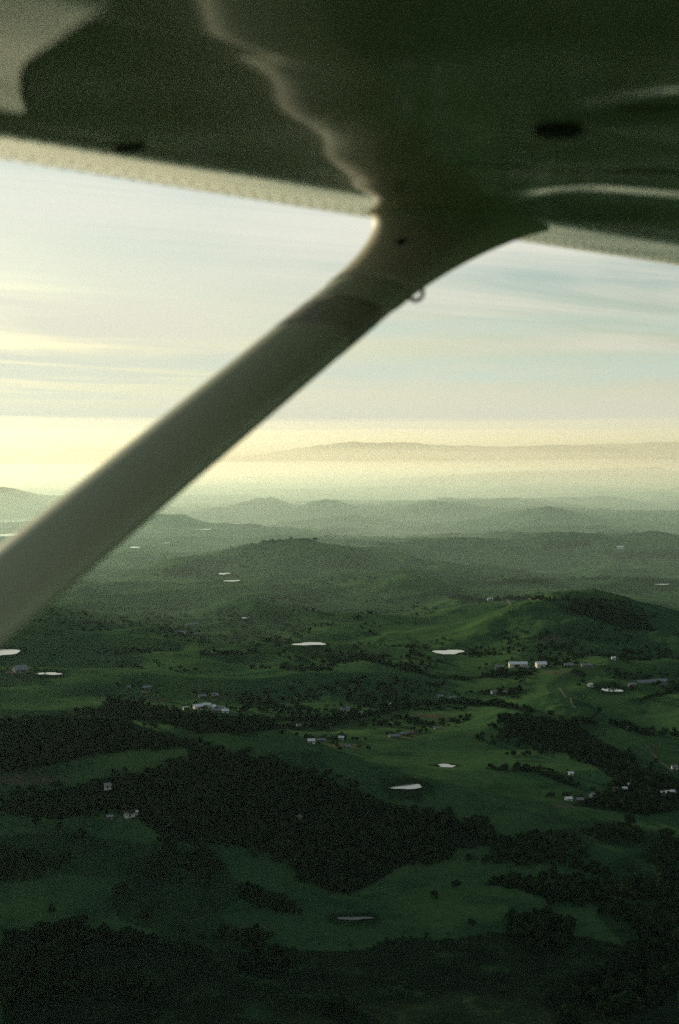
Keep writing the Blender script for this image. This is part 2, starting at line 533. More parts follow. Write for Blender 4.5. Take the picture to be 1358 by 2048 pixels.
gm = bpy.data.materials.new('grassland')
gm.use_nodes = True
t = NT(gm.node_tree)
out = t.n('ShaderNodeOutputMaterial')
p = t.n('ShaderNodeBsdfPrincipled')
t.link(p.outputs[0], out.inputs['Surface'])
p.inputs['Roughness'].default_value = 0.9
p.inputs['Specular IOR Level'].default_value = 0.0
geo = t.n('ShaderNodeNewGeometry')
pos = geo.outputs['Position']
big = t.noise(pos, 1 / 420, 5.0, 0.6)
mid = t.noise(pos, 1 / 60, 5.0, 0.65)
fine = t.noise(pos, 1 / 9, 4.0, 0.7)
g = t.mix(t.ramp(big, 0.36, 0.62), (0.034, 0.083, 0.034), (0.074, 0.136, 0.044))
g = t.mix(t.ramp(mid, 0.46, 0.66), g, (0.034, 0.076, 0.031))
g = t.mix(t.ramp(t.noise(pos, 1 / 170, 4.0, 0.7, 0.6), 0.58, 0.72, 0, 0.7), g, (0.072, 0.094, 0.038))
scrub = t.ramp(t.noise(pos, 1 / 130, 6.0, 0.72, 0.8), 0.53, 0.62, 0, 0.65)
g = t.mix(scrub, g, (0.015, 0.034, 0.019))
g = t.mix(t.ramp(fine, 0.35, 0.7, 0.0, 0.45), g, (0.024, 0.058, 0.025))
wa = t.n('ShaderNodeAttribute', attribute_name='wood')
da = t.n('ShaderNodeAttribute', attribute_name='dirt')
ba = t.n('ShaderNodeAttribute', attribute_name='brush')
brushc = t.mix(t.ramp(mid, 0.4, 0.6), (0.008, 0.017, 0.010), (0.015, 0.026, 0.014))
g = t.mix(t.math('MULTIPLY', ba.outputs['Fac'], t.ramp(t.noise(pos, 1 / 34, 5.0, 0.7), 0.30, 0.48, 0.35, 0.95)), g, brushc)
dmask = t.math('MULTIPLY', da.outputs['Fac'], t.ramp(mid, 0.38, 0.58, 0.25, 0.95))
g = t.mix(dmask, g, t.mix(t.ramp(fine, 0.4, 0.6), (0.060, 0.048, 0.030), (0.135, 0.105, 0.070)))
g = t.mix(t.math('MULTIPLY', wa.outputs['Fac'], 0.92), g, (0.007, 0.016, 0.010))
t.link(g, p.inputs['Base Color'])
bmp = t.n('ShaderNodeBump')
bmp.inputs['Strength'].default_value = 0.55
bmp.inputs['Distance'].default_value = 3.0
t.link(t.math('ADD', mid, t.math('MULTIPLY', fine, 0.35)), bmp.inputs['Height'])
t.link(bmp.outputs[0], p.inputs['Normal'])
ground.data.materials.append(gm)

# ------------------------------------------------------------------ water
wm = bpy.data.materials.new('pond_water')
wm.use_nodes = True
t = NT(wm.node_tree)
out = t.n('ShaderNodeOutputMaterial')
p = t.n('ShaderNodeBsdfPrincipled')
t.link(p.outputs[0], out.inputs['Surface'])
geo = t.n('ShaderNodeNewGeometry')
nz = t.noise(geo.outputs['Position'], 1 / 14, 3.0)
t.link(t.mix(nz, (0.12, 0.13, 0.11), (0.20, 0.21, 0.17)), p.inputs['Base Color'])
p.inputs['Roughness'].default_value = 0.12
p.inputs['IOR'].default_value = 1.45
p.inputs['Specular IOR Level'].default_value = 0.8
p.inputs['Coat Weight'].default_value = 0.25
p.inputs['Coat Roughness'].default_value = 0.05
bmp = t.n('ShaderNodeBump')
bmp.inputs['Strength'].default_value = 0.03
t.link(t.noise(geo.outputs['Position'], 1.2, 2.0), bmp.inputs['Height'])
t.link(bmp.outputs[0], p.inputs['Normal'])
dull = material('weedy_water', (0.10, 0.11, 0.09), 0.45, 0.35, 0.35, 0.12)
for i, (cx, cy, cz, rx, ry) in enumerate(PONDS):
    n = 40
    ph = rng.random(4) * 6.28
    vs = [(0, 0, 0)]
    for a in np.linspace(0, 2 * math.pi, n, endpoint=False):
        q = 1 + 0.20 * math.sin(2 * a + ph[0]) + 0.15 * math.sin(3 * a + ph[1]) + 0.07 * math.sin(5 * a + ph[2]) + 0.03 * math.sin(9 * a + ph[3])
        vs.append((math.cos(a) * rx * q, math.sin(a) * ry * q, 0))
    fs = [(0, 1 + j, 1 + (j + 1) % n) for j in range(n)]
    o = mesh_np('pond', vs, fs, dull if 'dim' in POND_SPOTS[i][4] else wm)
    o.location = (cx, cy, cz + 0.15)
    tag(o, POND_SPOTS[i][4], 'pond', 'farm ponds in the green hills', 'structure')

# ------------------------------------------------------------------ tracks
rm = material('track_earth', (0.12, 0.105, 0.075), 0.95, 0.1, 0.3, 0.05)
for pts, wd, lab in [
    ([(1236, 1528), (1231, 1548), (1229, 1566), (1227, 1584)], 4.0, 'pale dirt track running straight up towards the wooded hump'),
    ([(690, 1383), (696, 1394), (703, 1404)], 4.0, 'short pale farm track on the mid slope'),
    ([(1118, 1376), (1130, 1392), (1142, 1404), (1150, 1416)], 3.0, 'brown track slanting down below the bright oval pond'),
    ([(1288, 1488), (1306, 1508), (1326, 1528), (1345, 1545)], 3.0, 'brown track winding beside the gully at the right edge'),
    ([(975, 1200), (1010, 1197), (1060, 1197), (1090, 1199)], 7.0, 'long pale track behind the dark crested hill'),
]:
    g3 = np.array([ground_at(*q) for q in pts])
    tt = np.linspace(0, len(g3) - 1, 60)
    x = np.interp(tt, np.arange(len(g3)), g3[:, 0]); y = np.interp(tt, np.arange(len(g3)), g3[:, 1])
    dx, dy = np.gradient(x), np.gradient(y)
    L = np.hypot(dx, dy) + 1e-9
    nx, ny = -dy / L * wd / 2, dx / L * wd / 2
    V = []
    for s in (-1, 0, 1):
        V.append(np.column_stack([x + s * nx, y + s * ny, terrain(x + s * nx, y + s * ny) + 0.35]))
    V = np.vstack(V)
    F = []
    m = len(x)
    for c in (0, 1):
        for j in range(m - 1):
            F.append((c * m + j, c * m + j + 1, (c + 1) * m + j + 1, (c + 1) * m + j))
    o = mesh_np('track', V, F, rm, smooth=True)
    tag(o, lab, 'track', kind='structure')

# ------------------------------------------------------------------ farm buildings
WALLM = {'w': material('white_boards', (0.60, 0.58, 0.52), 0.7, 0.3, 0.12, 0.4),
         'g': material('grey_boards', (0.13, 0.13, 0.12), 0.8, 0.2, 0.2, 0.4),
         'b': material('brown_boards', (0.16, 0.11, 0.075), 0.85, 0.2, 0.25, 0.4)}
ROOFM = {'w': material('white_roof_sheet', (0.84, 0.83, 0.78), 0.45, 0.5, 0.12, 0.3),
         'g': material('grey_roof_sheet', (0.24, 0.25, 0.24), 0.6, 0.3, 0.18, 0.3),
         'b': material('rusty_roof_sheet', (0.22, 0.14, 0.10), 0.7, 0.3, 0.3, 0.3)}
DOORM = material('dark_door', (0.05, 0.045, 0.04), 0.7, 0.3, 0.2, 1.0)
GLASSM = material('dark_window_glass', (0.03, 0.035, 0.04), 0.12, 0.6, 0.1, 1.0)


def box_part(name, x0, x1, y0, y1, z0, z1, mat, parent):
    v = [(x, y, z) for x in (x0, x1) for y in (y0, y1) for z in (z0, z1)]
    f = [(0, 1, 3, 2), (4, 6, 7, 5), (0, 4, 5, 1), (2, 3, 7, 6), (0, 2, 6, 4), (1, 5, 7, 3)]
    return mesh_np(name, v, f, mat, parent)


def gable(name, cat, px, py, ln, wd, ht, rot, wc, rc, label, group=None):
    x, y, z = ground_at(px, py, raw=False)
    o = empty(name, (x, y, z), R(rot))
    tag(o, label, cat, group)
    ln, wd, ht = ln * 0.86, wd * 0.86, ht * 0.8
    l, q = ln / 2, wd / 2
    rise = q * 0.55
    # walls with gable ends
    v = [(-l, -q, -4), (l, -q, -4), (l, q, -4), (-l, q, -4), (-l, -q, ht), (l, -q, ht), (l, q, ht), (-l, q, ht), (-l, 0, ht + rise), (l, 0, ht + rise)]
    f = [(0, 1, 5, 4), (2, 3, 7, 6), (1, 2, 6, 9, 5), (3, 0, 4, 8, 7), (0, 3, 2, 1)]
    mesh_np('wall', v, f, WALLM[wc], o)
    e = 0.6
    ov, th = 0.7, 0.25
    k = rise / q
    yo = q + ov
    zo = ht - ov * k + 0.05
    zr = ht + rise + 0.05
    v = [(-l - e, -yo, zo), (l + e, -yo, zo), (l + e, 0, zr), (-l - e, 0, zr), (l + e, yo, zo), (-l - e, yo, zo)]
    v += [(a, b, c + th) for a, b, c in v]
    f = [(6, 7, 8, 9), (9, 8, 10, 11), (0, 3, 2, 1), (3, 5, 4, 2), (0, 1, 7, 6), (4, 5, 11, 10), (1, 2, 8, 7), (2, 4, 10, 8), (3, 0, 6, 9), (5, 3, 9, 11)]
    rf = mesh_np('roof', v, f, ROOFM[rc], o)
    dw = min(2.2, ln * 0.12)
    box_part('door', -dw, dw, -q - 0.06, -q + 0.05, 0, min(3.4, ht * 0.8), DOORM, o)
    for s in (-1, 1):
        c = s * ln * 0.3
        box_part('window', c - 0.9, c + 0.9, -q - 0.05, -q + 0.05, ht * 0.4, ht * 0.4 + 1.2, GLASSM, o)
    if name == 'farmhouse':
        box_part('chimney', l * 0.4, l * 0.4 + 0.9, 0.3, 1.2, ht + rise * 0.5, ht + rise + 1.3, WALLM['b'], rf)
    return o


G1 = 'pale farm buildings below the left dark ridge'
G2 = 'long pale sheds in a row under the dark crested hill'
B = [
    # white group on the left
    ('farmhouse', 'house', 371, 1420, 8, 7, 4, 20, 'w', 'w', 'small white house alone left of the bright barn cluster', G1),
    ('barn', 'barn', 396, 1418, 15, 11, 6, 25, 'w', 'w', 'brightest white barn at the left end of the barn cluster', G1),
    ('barn', 'barn', 414, 1414, 14, 9, 5, -10, 'w', 'w', 'white barn second from the left in the bright cluster', G1),
    ('barn', 'barn', 425, 1418, 13, 9, 5, 70, 'w', 'w', 'white barn turned end on in the middle of the cluster', G1),
    ('barn', 'barn', 432, 1424, 15, 9, 4, 0, 'g', 'g', 'grey barn at the lower front of the bright cluster', G1),
    ('barn', 'barn', 443, 1420, 13, 9, 5, -25, 'w', 'g', 'pale barn with grey roof near the right end of the cluster', G1),
    ('barn', 'barn', 450, 1426, 12, 8, 4, 15, 'w', 'w', 'low white barn at the right end of the cluster', G1),
    ('shed', 'shed', 405, 1396, 14, 8, 4, 10, 'g', 'g', 'grey shed up the slope behind the barn cluster', G1),
    ('shed', 'shed', 430, 1392, 10, 7, 4, -20, 'w', 'g', 'small pale shed farthest up the slope behind the barn cluster', G1),
    # sheds below the right hill
    ('long_shed', 'shed', 998, 1338, 16, 9, 5, 0, 'g', 'g', 'short grey shed at the left end of the shed row', G2),
    ('long_shed', 'shed', 1036, 1333, 36, 12, 6, 3, 'w', 'w', 'longest white roofed shed left in the shed row', G2),
    ('long_shed', 'shed', 1053, 1338, 12, 9, 4, -30, 'g', 'g', 'small grey shed tucked right of the longest white shed', G2),
    ('long_shed', 'shed', 1082, 1334, 20, 14, 7, 10, 'w', 'w', 'tall white shed in the middle of the shed row', G2),
    ('long_shed', 'shed', 1138, 1333, 18, 9, 4, 0, 'g', 'g', 'low grey shed right of the middle of the shed row', G2),
    ('long_shed', 'shed', 1174, 1334, 22, 9, 4, 5, 'g', 'g', 'low grey shed at the right end of the shed row', G2),
    ('long_shed', 'shed', 1302, 1368, 66, 13, 5, 24, 'g', 'g', 'very long blue grey shed beside the bright oval pond', None),
    ('shed', 'shed', 1264, 1374, 14, 9, 5, 24, 'b', 'g', 'small brown shed at the near end of the long shed', None),
    ('farmhouse', 'house', 1180, 1374, 8, 7, 5, 30, 'w', 'w', 'little white house left of the bright oval pond', None),
    ('farmhouse', 'house', 1227, 1320, 8, 7, 5, 0, 'w', 'w', 'lone small white house on the slope above the long shed', None),
    # middle of the valley
    ('barn', 'barn', 690, 1422, 16, 9, 4, 0, 'w', 'g', 'pale grey roofed barn on the mid valley tree line', None),
    ('shed', 'shed', 727, 1430, 11, 7, 4, 20, 'g', 'g', 'grey shed below the barn on the tree line', None),
    ('farmhouse', 'house', 779, 1413, 9, 6, 4, 10, 'w', 'w', 'small pale house on the green field by the tree line', None),
    ('farmhouse', 'house', 598, 1456, 7, 6, 5, 10, 'w', 'g', 'lone pale house on dark grass above the wooded ridge', None),
    ('farmhouse', 'house', 623, 1486, 9, 7, 4, 0, 'w', 'w', 'white house at the left end of the hedge by the wooded ridge', None),
    ('shed', 'shed', 643, 1483, 12, 6, 3, 5, 'g', 'g', 'low grey shed along the hedge by the wooded ridge', None),
    ('farmhouse', 'house', 683, 1479, 8, 6, 4, -15, 'w', 'w', 'white house at the right end of the hedge', None),
    ('shed', 'shed', 695, 1496, 8, 6, 3, 30, 'g', 'g', 'small grey shed below the right end of the hedge', None),
    ('shed', 'shed', 788, 1475, 16, 8, 3, 10, 'g', 'g', 'grey shed at the left of the brown farmyard', None),
    ('shed', 'shed', 806, 1470, 12, 7, 3, 35, 'b', 'g', 'brown shed in the middle of the brown farmyard', None),
    ('shed', 'shed', 824, 1468, 9, 6, 3, -10, 'g', 'b', 'rusty roofed shed at the right of the brown farmyard', None),
    ('shed', 'shed', 873, 1458, 7, 5, 3, 0, 'w', 'g', 'tiny pale shed on the field above the brown farmyard', None),
    ('farmhouse', 'house', 881, 1396, 9, 8, 4, 0, 'g', 'g', 'grey house at the left of the hamlet on the tree line', None),
    ('shed', 'shed', 906, 1397, 12, 6, 3, 0, 'g', 'g', 'grey shed at the right of the hamlet on the tree line', None),
    ('farmhouse', 'house', 987, 1388, 9, 7, 4, 15, 'w', 'g', 'pale house among bushes below the shed row', None),
    ('shed', 'shed', 1012, 1387, 10, 6, 3, -10, 'g', 'g', 'grey shed among bushes below the shed row', None),
    # left
    ('barn', 'barn', 364, 1268, 20, 10, 5, 10, 'w', 'g', 'pale low barn of the farm left of the oval pond', None),
    ('long_shed', 'shed', 384, 1251, 34, 9, 4, 35, 'g', 'g', 'long grey shed slanting up behind the pale low barn', None),
    ('shed', 'shed', 393, 1270, 10, 7, 4, 0, 'g', 'g', 'small grey shed right of the pale low barn', None),
    ('long_shed', 'shed', 40, 1343, 26, 26, 5, 30, 'g', 'g', 'broad grey shed near the left edge by the thin pond', None),
    ('shed', 'shed', 20, 1350, 12, 8, 4, 0, 'g', 'b', 'rusty roofed shed left of the broad grey shed', None),
    ('shed', 'shed', 258, 1378, 7, 6, 4, 0, 'g', 'g', 'tiny grey shed on the dark slope at the left', None),
    ('shed', 'shed', 293, 1378, 16, 8, 4, 30, 'g', 'g', 'grey shed slanting on the dark slope at the left', None),
    ('shed', 'shed', 290, 1388, 12, 7, 3, 0, 'b', 'b', 'brown shed below the slanting grey shed', None),
    # in the near woods
    ('farmhouse', 'house', 215, 1579, 8, 6, 5, 15, 'w', 'g', 'pale house in the trees below the lit grassy spur', None),
    ('farmhouse', 'house', 258, 1634, 12, 8, 5, 25, 'w', 'b', 'tan house in a clearing of the left wood', None),
    ('shed', 'shed', 270, 1628, 7, 5, 3, 0, 'w', 'w', 'small white shed beside the tan house', None),
    ('shed', 'shed', 220, 1638, 7, 5, 3, 0, 'g', 'g', 'grey shed left of the tan house', None),
    ('farmhouse', 'house', 599, 1642, 7, 6, 5, 80, 'g', 'g', 'grey house in the clearing of the wooded ridge', None),
    ('farmhouse', 'house', 573, 1692, 7, 5, 4, 10, 'w', 'w', 'white house at the lower end of the wooded ridge', None),
    # right hamlet
    ('farmhouse', 'house', 1340, 1594, 12, 10, 6, 20, 'w', 'w', 'big white house at the right edge by the gully trees', None),
    ('farmhouse', 'house', 1326, 1590, 6, 5, 4, 0, 'w', 'w', 'little white house left of the big white one', None),
    ('farmhouse', 'house', 1259, 1575, 4, 4, 5, 0, 'w', 'w', 'tiny bright white house among the gully trees', None),
    ('barn', 'barn', 1244, 1583, 12, 8, 4, 10, 'g', 'w', 'grey barn with pale roof below the dirt track', None),
    ('shed', 'shed', 1137, 1601, 8, 6, 3, 20, 'w', 'w', 'white shed at the left of the right hand hamlet', None),
    ('shed', 'shed', 1162, 1603, 10, 6, 3, -10, 'g', 'g', 'grey shed in the middle of the right hand hamlet', None),
    ('farmhouse', 'house', 1184, 1594, 6, 5, 4, 45, 'w', 'g', 'pale house at the upper right of the right hand hamlet', None),
    ('farmhouse', 'house', 1142, 1550, 6, 5, 3, 0, 'w', 'w', 'lone pale house beside the diagonal tree line', None),
    ('farmhouse', 'house', 1349, 1538, 8, 6, 4, 0, 'w', 'g', 'pale house at the right edge above the gully', None),
    ('farmhouse', 'house', 1240, 1098, 26, 16, 7, 0, 'w', 'w', 'far pale house on the wooded hill at the right', None),
    ('farmhouse', 'house', 980, 1201, 16, 9, 5, 0, 'w', 'w', 'far white house at the end of the long track', None),
]
YARDS = [tuple(gable(*b).location) + (b[4],) for b in B]

# ------------------------------------------------------------------ trees
fm = bpy.data.materials.new('oak_foliage')
fm.use_nodes = True
t = NT(fm.node_tree)
out = t.n('ShaderNodeOutputMaterial')
p = t.n('ShaderNodeBsdfPrincipled')
t.link(p.outputs[0], out.inputs['Surface'])
p.inputs['Roughness'].default_value = 0.85
p.inputs['Specular IOR Level'].default_value = 0.0
geo = t.n('ShaderNodeNewGeometry')
oi = t.n('ShaderNodeObjectInfo')
a = t.noise(geo.outputs['Position'], 1 / 26, 3.0, 0.6)
b_ = t.noise(geo.outputs['Position'], 1 / 1.6, 3.0, 0.6)
c = t.mix(t.ramp(a, 0.35, 0.65), (0.010, 0.026, 0.015), (0.022, 0.042, 0.019))
c = t.mix(t.ramp(b_, 0.4, 0.75, 0, 0.6), c, (0.025, 0.045, 0.018))
t.link(c, p.inputs['Base Color'])
bark = material('oak_bark', (0.05, 0.04, 0.032), 0.9, 0.1, 0.3, 2.0)


def crown_proto(seed, n_clump, leaves):
    """unit crown (radius about 1, base at z=0.25): uneven clumps of small leaf faces"""
    r = np.random.default_rng(seed)
    V, F = [], []
    c = []
    for i in range(n_clump):
        a = r.random() * 6.283; q = math.sqrt(r.random()) * 0.68
        c.append((q * math.cos(a), q * math.sin(a), 0.55 + r.random() * 0.75 * (1 - 0.6 * q), 0.30 + r.random() * 0.22))
    nv = 0
    for i in range(leaves):
        cx, cy, cz, cr = c[i % n_clump]
        d = r.normal(size=3); d /= np.linalg.norm(d)
        rad = cr * (0.75 + 0.35 * r.random())
        pnt = np.array([cx, cy, cz]) + d * rad * np.array([1, 1, 0.85])
        nrm = d + r.normal(size=3) * 0.45; nrm /= np.linalg.norm(nrm)
        tx = np.cross(nrm, r.normal(size=3)); tx /= np.linalg.norm(tx)
        ty = np.cross(nrm, tx)
        s = (0.17 if leaves < 120 else 0.105) * (0.7 + 0.7 * r.random())
        V += [pnt - tx * s - ty * s * 0.8, pnt + tx * s - ty * s * 0.5, pnt + tx * s * 0.7 + ty * s, pnt - tx * s * 0.8 + ty * s * 0.9]
        F.append((nv, nv + 1, nv + 2, nv + 3)); nv += 4
    # inner dark body so that the crown is not see-through everywhere
    for (cx, cy, cz, cr) in c:
        base = nv
        for la in (-0.6, 0.35):
            for k in range(5):
                a = k * 1.2566 + (0.6 if la > 0 else 0)
                q = math.cos(la)
                V.append(np.array([cx + cr * 0.8 * q * math.cos(a), cy + cr * 0.8 * q * math.sin(a), cz + cr * 0.75 * math.sin(la)]))
        V.append(np.array([cx, cy, cz + cr * 0.8]))
        V.append(np.array([cx, cy, cz - cr * 0.8]))
        for k in range(5):
            k2 = (k + 1) % 5
            F.append((base + k, base + k2, base + 5 + k2, base + 5 + k))
            F.append((base + 5 + k, base + 5 + k2, base + 10, base + 10))
            F.append((base + k2, base + k, base + 11, base + 11))
        nv += 12
    return np.array(V), F


def trunk_mesh(seed):
    r = random.Random(seed)
    V, F = [], []

    def limb(p0, p1, r0, r1):
        d = Vector(p1) - Vector(p0)
        q = d.to_track_quat('Z', 'Y')
        b0 = len(V)
        for pp, rd in ((p0, r0), (p1, r1)):
            for k in range(6):
                a = k * math.pi / 3
                V.append(tuple(Vector(pp) + q @ Vector((math.cos(a) * rd, math.sin(a) * rd, 0))))
        for k in range(6):
            F.append((b0 + k, b0 + (k + 1) % 6, b0 + 6 + (k + 1) % 6, b0 + 6 + k))
    limb((0, 0, -0.25), (0.02, 0.0, 0.42), 0.085, 0.06)
    for k in range(4):
        a = k * 1.57 + r.random()
        limb((0.02, 0, 0.38), (0.42 * math.cos(a), 0.42 * math.sin(a), 0.75 + 0.2 * r.random()), 0.045, 0.02)
    return mesh_np('trunk', V, F, bark, mesh_only=True)


def mixed_mesh(name, V, F, mat):
    F = [tuple(dict.fromkeys(f)) for f in F]
    me = bpy.data.meshes.new(name)
    me.from_pydata([tuple(map(float, v)) for v in V], [], F)
    me.materials.append(mat)
    me.update()
    return me


NEAR = [(mixed_mesh('crown', *crown_proto(100 + i, 9, 420), fm), trunk_mesh(i)) for i in range(6)]
# low prototypes for the merged wood: triangles only
def tri_proto(seed, n_clump, leaves):
    V, F = crown_proto(seed, n_clump, leaves)
    T = []
    for f in F:
        f = tuple(dict.fromkeys(f))
        T.append(f[:3])
        if len(f) == 4: T.append((f[0], f[2], f[3]))
    return V, np.array(T)


FARP = [tri_proto(200 + i, 5, 60) for i in range(6)]
TINYP = [tri_proto(300 + i, 3, 12) for i in range(6)]

TX, TY, TR, TREG = [], [], [], []
GAPS = [(75, 1650, 70, 10), (530, 1668, 34, 22), (600, 1642, 10, 8), (573, 1692, 10, 6), (215, 1582, 14, 8), (250, 1640, 36, 8), (80, 1815, 160, 22),
        (215, 1735, 40, 14)]


THIN = {'left wood': 0.44, 'bottom left wood': 0.5, 'right wood': 0.38, 'low wood': 0.45, 'bank wood': 0.38}


def add_region(name, pts, test, spacing, size):
    g3 = np.array([ground_at(min(max(px, -60), 1420), py) for px, py in pts])
    x0, y0 = g3[:, :2].min(0) - 60; x1, y1 = g3[:, :2].max(0) + 60
    nx, ny = max(2, int((x1 - x0) / spacing)), max(2, int((y1 - y0) / spacing))
    if nx * ny > 120000: return
    gx, gy = np.meshgrid(np.linspace(x0, x1, nx), np.linspace(y0, y1, ny))
    gx = (gx + rng.uniform(-.5, .5, gx.shape) * spacing).ravel(); gy = (gy + rng.uniform(-.5, .5, gy.shape) * spacing).ravel()
    z = terrain_raw(gx, gy)
    px, py = project(gx, gy, z)
    jit = 1 if name != 'line' else 0.15
    ok = test(px + jit * 46 * (vnoise(gx / 70.0, gy / 70.0, 61) - 0.5) + jit * rng.normal(0, 7, px.shape), py + jit * 16 * (vnoise(gx / 60.0, gy / 60.0, 63) - 0.5) + jit * rng.normal(0, 2.5, px.shape)) & (vnoise(gx / 55.0, gy / 55.0, 7) * 0.7 + vnoise(gx / 18.0, gy / 18.0, 9) * 0.3 > THIN.get(name, 0.32)) & (px > -40) & (px < 1400)
    for (a, b, rx, ry) in GAPS:
        ok &= np.hypot((px - a) / rx, (py - b) / ry) > 1
    gx, gy = gx[ok], gy[ok]
    TX.extend(gx); TY.extend(gy)
    TR.extend(size * (0.5 + 0.95 * rng.random(len(gx)) ** 1.3)); TREG.extend([name] * len(gx))


for nm, poly in WOODS.items():
    d = ground_at(min(max(poly[0][0], 0), 1358), poly[0][1])[1]
    sp = 8.0 if d < 2400 else (14.0 if d < 5000 else 24.0)
    add_region(nm, poly, lambda a, b, q=poly: in_poly(a, b, q), sp, 5.2 if d < 2400 else (6.5 if d < 5000 else 9.0))
for i, (pts, hw) in enumerate(LINES):
    d = ground_at(*pts[0])[1]
    sp = 8.0 if d < 2400 else (11.0 if d < 5000 else 18.0)
    add_region('line', pts, lambda a, b, q=pts, h=hw: seg_dist(a, b, q) < h, sp, 4.6 if d < 2600 else 6.5)
# loose trees and bushes over the open country
n_open = 26000
D = np.exp(rng.uniform(math.log(980), math.log(9500), n_open))
ax = rng.uniform(-0.26, 0.26, n_open)
x, y = ax * D, D
thr = 0.60 * vnoise(x / 260.0, y / 260.0, 13) + 0.40 * vnoise(x / 70.0, y / 70.0, 15)
cv = (terrain_raw(x + 55, y) + terrain_raw(x - 55, y) + terrain_raw(x, y + 55) + terrain_raw(x, y - 55)) / 4 - terrain_raw(x, y)
ok = (thr + 0.035 * np.clip(cv, -4, 5) > 0.655)
for (cx, cy, cz, rx, ry) in PONDS:
    ok &= np.hypot((x - cx) / (rx + 8), (y - cy) / (ry + 30)) > 1.2
qx, qy = project(x, y, terrain_raw(x, y))
ok &= ~((qx > 430) & (qx < 1100) & (qy > 1730) & (qy < 1990))
ok &= ~((qx < 380) & (qy > 1490) & (qy < 1580))
TX.extend(x[ok]); TY.extend(y[ok]); TR.extend(rng.uniform(2.2, 5.2, ok.sum()) * (1 + D[ok] / 9000)); TREG.extend(['open'] * int(ok.sum()))
for (bx, by, bz, bl) in YARDS:                           # garden and shelter trees round the farms
    for k in range(int(rng.integers(3, 8))):
        a, d = rng.uniform(-0.5, 3.64), bl * 0.5 + rng.uniform(6, 22)
        TX.append(bx + d * math.cos(a) * 1.3); TY.append(by + d * math.sin(a) + 4)
        TR.append(rng.uniform(2.0, 4.4) * (1 if by < 4000 else 1.6)); TREG.append('farm')
gx = rng.uniform(-260, 260, 1500); gy = rng.uniform(930, 1300, 1500)
qx, qy = project(gx, gy, terrain_raw(gx, gy))
ok = in_poly(qx, qy, scrubland) & (vnoise(gx / 40.0, gy / 40.0, 83) * 0.6 + vnoise(gx / 13.0, gy / 13.0, 85) * 0.4 > 0.6)
TX.extend(gx[ok]); TY.extend(gy[ok]); TR.extend(rng.uniform(0.8, 2.6, ok.sum())); TREG.extend(['brush'] * int(ok.sum()))
LONE = [(870, 1797, 4.2, 'dark lone oak in the near meadow, left of a close pair'), (913, 1776, 4.6, 'dark lone oak in the near meadow, right of a close pair'),
        (945, 1853, 4.0, 'small dark oak standing alone low in the near meadow'), (105, 1828, 4.4, 'small dark oak alone on the lit grass at the left'),
        (75, 1650, 4.5, 'dark oak on the grass gap at the far left'), (740, 1267, 5.5, 'small dark bush alone on the pale green slope')]
TX, TY, TR = np.array(TX), np.array(TY), np.array(TR)
TZ = terrain(TX, TY)
PXT, PYT = project(TX, TY, TZ)
vis = (PXT > 2) & (PXT < 1356) & (PYT < 2046)
size = TR / TY * vis
order = np.argsort(-size)
WHERE = {
    'ridge': ('dark oak in the wood that covers the central ridge', 'oaks of the central ridge wood'),
    'left wood': ('dark oak in the ragged wood left of the near meadow', 'oaks of the ragged left wood'),
    'bottom left wood': ('black oak in the lowest wood at the bottom left corner', 'oaks of the bottom left wood'),
    'bottom wood': ('dark oak in the small round clump below the ragged wood', 'oaks of the small round clump'),
    'low wood': ('black oak in the strip of wood along the bottom edge', 'oaks of the bottom edge wood'),
    'right wood': ('black oak in the big dense wood at the right edge', 'oaks of the right edge wood'),
    'bank wood': ('dark oak in the long wood above the right meadow', 'oaks of the long upper right wood'),
    'meadow clump': ('dark oak in the tree row crossing the right meadow', 'oaks of the meadow tree row'),
    'low clump': ('dark oak in the low clump under the meadow tree row', 'oaks of the low clump'),
    'low right clump': ('black oak in the lowest clump at the bottom right', 'oaks of the bottom right clump'),
    'open': ('small dark oak scattered on open ground near the woods', 'scattered near oaks'),
    'line': ('dark oak in one of the field tree lines', 'oaks of the tree lines'),
}
chosen = [i for i in order[:285] if TREG[i] in WHERE]
single = set(chosen)


def near_tree(x, y, z, r, label, group, i):
    cm, tm = NEAR[i % len(NEAR)]
    o = empty('oak_tree', (x, y, z), rng.uniform(0, 6.28))
    tag(o, label, 'tree', group)
    s = (r, r * rng.uniform(0.85, 1.15), r * rng.uniform(0.85, 1.25))
    for nm, me in (('trunk', tm), ('crown', cm)):
        c = bpy.data.objects.new(nm, me)
        COL.objects.link(c)
        c.parent = o
        c.scale = s
    return o


for n, i in enumerate(chosen):
    near_tree(TX[i], TY[i], TZ[i] - 0.2, TR[i], *WHERE[TREG[i]], n)
for n, (px, py, r, lab) in enumerate(LONE):
    x, y, z = ground_at(px, py)
    near_tree(x, y, z - 0.2, r, lab, None, n)

# everything smaller: one merged wood
Vs, Fs, off = [], [], 0
rest = [i for i in range(len(TX)) if i not in single]
for i in rest:
    P = FARP if TY[i] < 2600 else TINYP
    V, T = P[i % 6]
    a = (i * 2.399) % 6.283
    ca, sa = math.cos(a), math.sin(a)
    r = TR[i]
    W = np.empty_like(V)
    W[:, 0] = (V[:, 0] * ca - V[:, 1] * sa) * r + TX[i]
    W[:, 1] = (V[:, 0] * sa + V[:, 1] * ca) * r + TY[i]
    W[:, 2] = (V[:, 2] - 0.2) * r * (0.8 + 0.5 * ((i * 0.618) % 1)) + TZ[i]
    Vs.append(W); Fs.append(T + off); off += len(V)
forest = mesh_np('forest', np.vstack(Vs), np.vstack(Fs), fm)
tag(forest, 'dark woods, hedges and scattered trees over the hills', 'forest', kind='stuff')
print('TREES', len(TX), 'faces', sum(len(f) for f in Fs))

